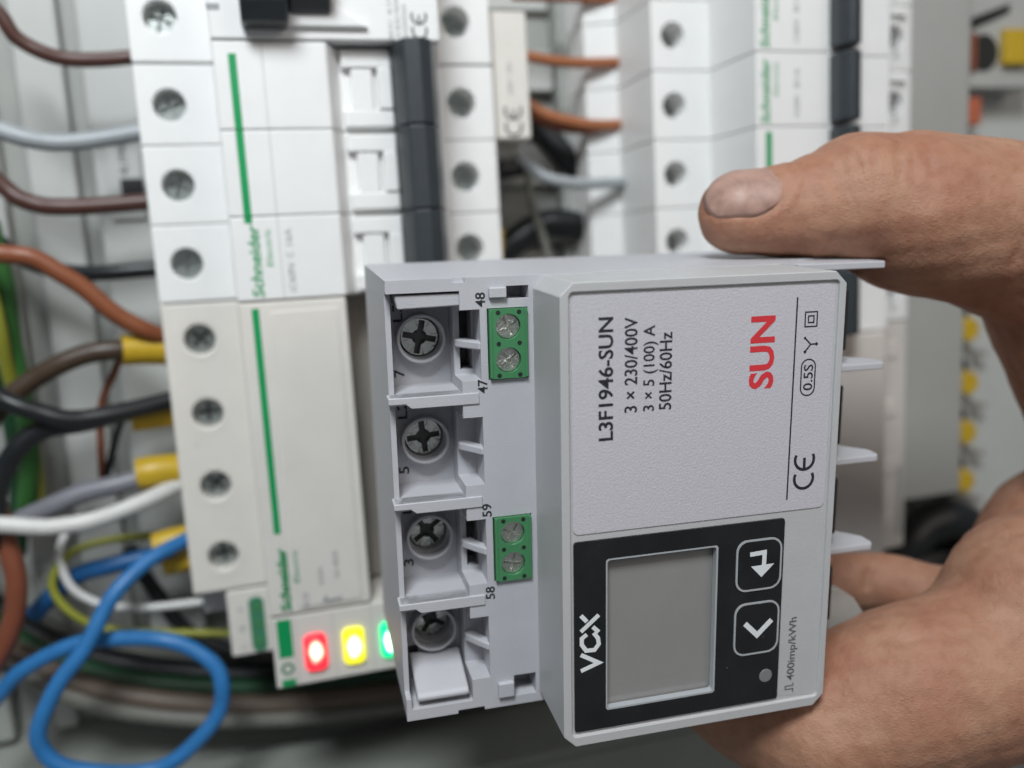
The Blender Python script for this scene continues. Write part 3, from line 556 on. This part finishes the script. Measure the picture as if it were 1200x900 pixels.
# front cover
fc = G().plate(chamf(0, 45, .12, 71.88, 1.9), -30, 0)
face = put('front_cover', cut(fc, G().plate(rrect(1.35, 43.8, 1.5, 70.2, .7), -.45, 3).plate(rrect(6.75, 25.3, 41.35, 66.6, .5), -2.2, 1), 'meter_face'), None, meter, bevel=.55, seg=3)
put('seam', G().box(43.84, 43.9, 20, 60, -.02, .01), 'grey_plastic', face)
W0 = -.30
st = put('rating_label', G().plate(rrect(1.75, 43.3, 2.0, 37.2, 1.0), -.46, W0), 'sticker', meter)
W1 = W0 + .035
text('printed_text', 'L3F1946-SUN', 8.0, 23.2, W1, 18.0, 2.3, 'print_black', st, bold=.018)
text('printed_text', '3 × 230/400V', 11.6, 19.3, W1, 13.9, -2.0, 'print_black', st, bold=.012)
text('printed_text', '3 × 5 (100) A', 14.25, 19.3, W1, 12.6, -2.3, 'print_black', st, bold=.012)
text('printed_text', '50Hz/60Hz', 16.95, 19.3, W1, 11.5, -2.0, 'print_black', st, bold=.012)
text('brand_lettering', 'SUN', 33.5, 17.3, W1, 11.0, 4.1, 'print_red', st, bold=.03)
put('printed_line', G().stroke([(36.95, 3.8), (36.7, 35.4)], .24, W1 - .03, W1), 'print_black', st)
put('insulation_symbol', G().stroke([(38.4, 6.1), (40.4, 6.1), (40.4, 8.3), (38.4, 8.3)], .2, W1 - .03, W1, True).stroke([(38.95, 6.7), (39.85, 6.7), (39.85, 7.7), (38.95, 7.7)], .2, W1 - .03, W1, True), 'print_black', st)
put('star_symbol', G().stroke([(39.5, 11.0), (40.5, 11.0)], .22, W1 - .03, W1).stroke([(39.5, 11.0), (38.5, 10.0)], .22, W1 - .03, W1 + .004).stroke([(39.5, 11.0), (38.6, 12.1)], .22, W1 - .03, W1 + .008).cyl(40.5, 11.0, .24, W1 - .03, W1 + .012, 12).cyl(38.6, 12.1, .24, W1 - .03, W1 + .012, 12).cyl(38.5, 10.0, .2, W1 - .03, W1 + .012, 12), 'print_black', st)
put('class_outline', G().stroke(rrect(38.15, 40.5, 13.3, 18.9, 1.15), .2, W1 - .03, W1, True), 'print_black', st)
text('printed_text', '0.5S', 40.15, 18.1, W1, 4.0, 1.6, 'print_black', st, bold=.01)
ce_mark(41.2, 33.9, W1 - .02, 3.5, 'print_black', st)
# display
WB = -.12
dp = put('display_panel', cut(G().plate(rrect(1.8, 36.5, 38.3, 69.5, .5), -.46, WB), G().plate(rrect(6.85, 25.2, 41.45, 66.5, .5), -1, 2), 'black_gloss'), None, meter, bevel=.06)
lc = put('display_glass', G().plate(rrect(6.7, 25.35, 41.3, 66.65, .5), -2.1, -1.55), 'lcd', dp)
put('display_rim', G().ring(rrect(6.85, 25.2, 41.45, 66.5, .5), rrect(7.08, 24.9, 41.72, 66.2, .5), -1.3, -.16), 'outline_grey', dp)
for (v0, v1), icon in (((41.2, 49.8), 0), ((51.8, 60.8), 1)):
    b = put('key', G().plate(rrect(28.3, 36.0, v0, v1, 1.8), -.2, .02), 'black_gloss', meter, bevel=.1)
    put('key_outline', G().ring(rrect(28.2, 36.1, v0, v1, 1.9), rrect(28.5, 35.8, v0 + .3, v1 - .3, 1.65), -.1, .06), 'outline_grey', b)
    g = G()
    if icon == 0:
        q = [mp(*p_, 0) for p_ in [(879, 650), (896, 647), (895, 664)]]; g.stroke(q, .72, 0, .06)
        g.plate([mp(*p_, 0) for p_ in [(880, 664), (907, 660), (892, 676)]], 0, .065)
    else:
        g.stroke([mp(*p_, 0) for p_ in [(873, 731), (887, 744), (904, 726)]], .85, 0, .06)
    put('key_symbol', g, 'print_white', b)
put('pulse_lamp', G().cyl(34.2, 65.0, 1.15, -.2, 0.0, 28), 'pulse_grey', meter, bevel=.1)
g = G()
for pl in ([(681, 787), (702, 777), (681, 768)], [(688, 744), (682, 749), (682, 756), (687, 763), (697, 762), (702, 755), (701, 748), (696, 742)], [(681, 741), (702, 721)], [(681, 722), (688, 729)], [(695, 735), (702, 741)]):
    g.stroke([mp(*p_, 0) for p_ in pl], .66, WB - .03, WB + .03 + .004 * len(g.v) / 40)
put('brand_lettering', g, 'print_white', meter)
text('printed_text', '400imp/kWh', 39.55, 66.8, -.41, 11.2, -1.75, 'print_dark', meter, bold=.015)
put('pulse_symbol', G().stroke([(39.5, 69.0), (39.5, 68.4), (38.1, 68.4), (38.1, 67.8), (39.5, 67.8), (39.5, 67.3)], .18, -.44, -.41), 'print_dark', meter)

# ------------------------------------------------------------------ the hand
def cvp(x, y, z): return np.array([(x - 600) / F * z, (y - 450) / F * z, z])
def chain(l): return [(cvp(x, y, z), r / F * z) for x, y, r, z in l]
THUMB = chain([(868, 249, 49, 155), (910, 249, 53, 155), (960, 243, 64, 155), (1010, 236, 79, 155), (1070, 250, 93, 156), (1140, 261, 97, 158), (1240, 284, 109, 162), (1318, 398, 128, 168), (1375, 540, 128, 178), (1350, 690, 120, 178)])
LOW = chain([(800, 772, 52, 174), (872, 812, 72, 163), (960, 848, 90, 155), (1060, 812, 98, 153), (1190, 772, 104, 156), (1290, 730, 120, 162)])
UP = chain([(1222, 712, 112, 157), (1330, 690, 130, 165)])
PALM = chain([(1272, 656, 118, 188), (1360, 690, 130, 184)])
BACK = chain([(940, 684, 33, 190), (1035, 680, 34, 188), (1095, 696, 34, 182), (1210, 720, 60, 172)])
def seg_sdf(P, ch):
    d = None
    for (a, ra), (b, rb) in zip(ch[:-1], ch[1:]):
        ab = b - a; t = np.clip((P - a) @ ab / (ab @ ab), 0, 1)
        tt = t * t * (3 - 2 * t) * .5 + t * .5
        e = np.linalg.norm(P - a - t[:, None] * ab, axis=1) - (ra + (rb - ra) * tt)
        d = e if d is None else np.minimum(d, e)
    return d
def smin(a, b, k):
    h = np.clip(.5 + .5 * (b - a) / k, 0, 1); return b + (a - b) * h - k * h * (1 - h)
def hand_sdf(P):
    d = smin(seg_sdf(P, THUMB), seg_sdf(P, PALM), 3)
    l = smin(seg_sdf(P, LOW), seg_sdf(P, UP), 3.0)
    return smin(smin(d, l, 2.5), seg_sdf(P, BACK), 2.2)
def grad(P):
    g = np.zeros_like(P); h = .05
    for i in range(3):
        e = np.zeros(3); e[i] = h; g[:, i] = (hand_sdf(P + e) - hand_sdf(P - e)) / (2 * h)
    return g / (np.linalg.norm(g, axis=1)[:, None] + 1e-9)
bm = bmesh.new()
for ch in (THUMB, LOW, UP, PALM, BACK):
    for (a, ra), (b, rb) in zip(ch[:-1], ch[1:]):
        n = max(2, int(np.linalg.norm(b - a) / 3))
        for k in range(n + 1):
            q = a + (b - a) * k / n; r = ra + (rb - ra) * k / n
            bmesh.ops.create_icosphere(bm, subdivisions=3, radius=float(r), matrix=Matrix.Translation(Vector(q.tolist())))
tm_ = bpy.data.meshes.new('tmp'); bm.to_mesh(tm_); bm.free()
to = bpy.data.objects.new('tmp', tm_); COL.objects.link(to)
rm = to.modifiers.new('r', 'REMESH'); rm.mode = 'VOXEL'; rm.voxel_size = 0.55; rm.use_smooth_shade = True
hm = bake(to)
N = len(hm.vertices); co = np.empty(N * 3); hm.vertices.foreach_get('co', co); P = co.reshape(-1, 3)
ed = np.empty(len(hm.edges) * 2, int); hm.edges.foreach_get('vertices', ed); ed = ed.reshape(-1, 2)
def lap(P, it, f=.5):
    for _ in range(it):
        s = np.zeros_like(P); cnt = np.zeros(len(P))
        np.add.at(s, ed[:, 0], P[ed[:, 1]]); np.add.at(s, ed[:, 1], P[ed[:, 0]]); np.add.at(cnt, ed[:, 0], 1); np.add.at(cnt, ed[:, 1], 1)
        P = P + f * (s / cnt[:, None] - P)
    return P
P = lap(P, 4)
for _ in range(3): P = P - .9 * hand_sdf(P)[:, None] * grad(P)
P = lap(P, 20)
nrm = grad(P)
# gentle unevenness of flesh and creases
def wob(P, s, ph): return np.sin(P @ np.array([.9, .3, .5]) * s + ph) * np.sin(P @ np.array([-.4, 1.0, .2]) * s * 1.3 + 2 * ph) + .6 * np.sin(P @ np.array([.2, -.6, 1.1]) * s * 1.9 + 3 * ph)
P = P + nrm * (.22 * wob(P, .28, 1.0) + .09 * wob(P, .8, 2.2))[:, None]
def crease(P, a, b, depth, width):
    a, b = cvp(*a), cvp(*b); ab = b - a; t = np.clip((P - a) @ ab / (ab @ ab), 0, 1)
    # distance measured across the view ray so the line lies on the visible skin
    q = a + t[:, None] * ab; z = P[:, 2:3]; pr = P / z * q[:, 2:3]
    d = np.linalg.norm((pr - q)[:, :2], axis=1); vis = (nrm @ np.array([0, 0, -1.0]) > -.1)
    return P - nrm * (depth * 1.5 * np.exp(-(d / (width * 1.25)) ** 2) * vis * np.sin(np.pi * np.clip(t, .04, .96)))[:, None]
for a, b, dp_, wd in [((1052, 158, 145), (1058, 235, 145), .35, .5), ((1000, 175, 145), (1012, 210, 145), .18, .4), ((1068, 170, 145), (1074, 220, 145), .2, .4), ((985, 180, 145), (990, 205, 145), .15, .4),
                      ((1180, 330, 145), (1205, 270, 145), .3, .6), ((1150, 330, 145), (1195, 350, 145), .3, .6), ((1120, 820, 145), (1210, 780, 145), .35, .6),
                      ((1140, 640, 145), (1200, 650, 145), .25, .6), ((1060, 850, 145), (1160, 840, 145), .2, .6), ((1140, 850, 145), (1210, 800, 145), .3, .6), ((1022, 655, 180), (1012, 700, 180), .6, .8), ((1090, 720, 145), (1150, 690, 145), .55, .8), ((1100, 735, 145), (1135, 760, 145), .3, .6), ((1150, 690, 145), (1205, 668, 145), .4, .7), ((1040, 760, 145), (1100, 742, 145), .25, .7), ((1000, 820, 145), (1015, 880, 145), .2, .6), ((1170, 850, 145), (1205, 830, 145), .4, .6), ((1085, 165, 145), (1096, 215, 145), .2, .4), ((1020, 165, 145), (1030, 225, 145), .2, .45), ((930, 262, 150), (990, 285, 150), .2, .6), ((1160, 200, 145), (1200, 230, 145), .22, .5)]:
    P = crease(P, a, b, dp_, wd)
# thumb nail bed
tax = np.array([-1.0, .02, 0.0]); nn = np.array([0.02, -.60, -.80]); nn /= np.linalg.norm(nn); nn -= tax * (nn @ tax); nn /= np.linalg.norm(nn); sax = np.cross(tax, nn)
NC = cvp(867, 249, 155); NL, NWD = 7.0, 6.0
rel = P - NC; pp_, qq, hh = rel @ tax, rel @ sax, rel @ nn
e = (np.abs(pp_ / NL) ** 2.15 + np.abs(qq / NWD) ** 2.15) ** (1 / 2.15)
on = (hh > 0)
P = P - nn * (np.clip((1.06 - e) / .12, 0, 1) * .42 * on * np.clip((pp_ + 6.5) / 3.5, 0, 1))[:, None] + nn * (np.exp(-((e - 1.2) / .10) ** 2) * .28 * on * (pp_ < 4.5))[:, None]
# flesh flattens where it touches the meter
def to_meter(P): q = (P - TM) @ RM; return q * np.array([1, 1, -1])
def from_meter(q): return (q * np.array([1, 1, -1])) @ RM.T + TM
q = to_meter(P)
inn = (((q[:, 0] > -23) & (q[:, 0] < 45.5) & (q[:, 2] < -.5)) | ((q[:, 0] > 40) & (q[:, 0] < 64.8) & (q[:, 2] < -14) & (q[:, 1] < 30)) | ((q[:, 0] > 40) & (q[:, 0] < 58.2) & (q[:, 2] < -23.5))) & (q[:, 2] > -54.2)
q[:, 1] = np.where(inn & (q[:, 1] > -.05) & (q[:, 1] < 20), -.05, q[:, 1])
q[:, 1] = np.where(inn & (q[:, 1] < 72.05) & (q[:, 1] > 60) & (q[:, 2] > -54), 72.05, q[:, 1])
P = from_meter(q)
def cv_world(P): return (((P - TC) @ RC) @ B) * S
Wd = cv_world(P); hm.vertices.foreach_set('co', Wd.ravel()); hm.update()
hm.materials.clear(); hm.materials.append(MATS['skin']); hm.polygons.foreach_set('use_smooth', [True] * len(hm.polygons))
hand = bpy.data.objects.new('person', hm); COL.objects.link(hand)
tag(hand, 'bare hand reaching in from the right, thumb and fingers gripping the grey meter', 'hand')
# nail
nu, nv = 28, 22; fs = []
gx, gy = np.meshgrid(np.linspace(-1, 1, nu + 1), np.linspace(-1, 1, nv + 1), indexing='ij'); gx, gy = gx.ravel(), gy.ravel()
pt = NC + np.outer(gx * np.sqrt(1 - gy * gy / 2.15) * NL, tax) + np.outer(gy * np.sqrt(1 - gx * gx / 2.15) * NWD, sax)
lo, hi = np.zeros(len(gx)), np.full(len(gx), 16.0)
for _ in range(24):
    md = (lo + hi) / 2; ins = hand_sdf(pt + md[:, None] * nn) < 0; lo = np.where(ins, md, lo); hi = np.where(ins, hi, md)
vs = pt + (lo + .0 - .55 * np.clip((-gx - .5) / .5, 0, 1) ** 2 - .45 * np.clip((np.maximum(np.abs(gx), np.abs(gy)) - .82) / .18, 0, 1) ** 2)[:, None] * nn
for i in range(nu):
    for j in range(nv): a = i * (nv + 1) + j; fs.append((a, a + 1, a + nv + 2, a + nv + 1))
nm_ = bpy.data.meshes.new('thumb_nail'); nm_.from_pydata([tuple(x) for x in cv_world(np.array(vs))], [], fs)
bm = bmesh.new(); bm.from_mesh(nm_); bmesh.ops.recalc_face_normals(bm, faces=bm.faces); bm.to_mesh(nm_); bm.free()
nm_.materials.append(MATS['nail']); nm_.polygons.foreach_set('use_smooth', [True] * len(nm_.polygons))
no = bpy.data.objects.new('thumb_nail', nm_); COL.objects.link(no); no.parent = hand
so = no.modifiers.new('s', 'SOLIDIFY'); so.thickness = .0004; so.offset = -1
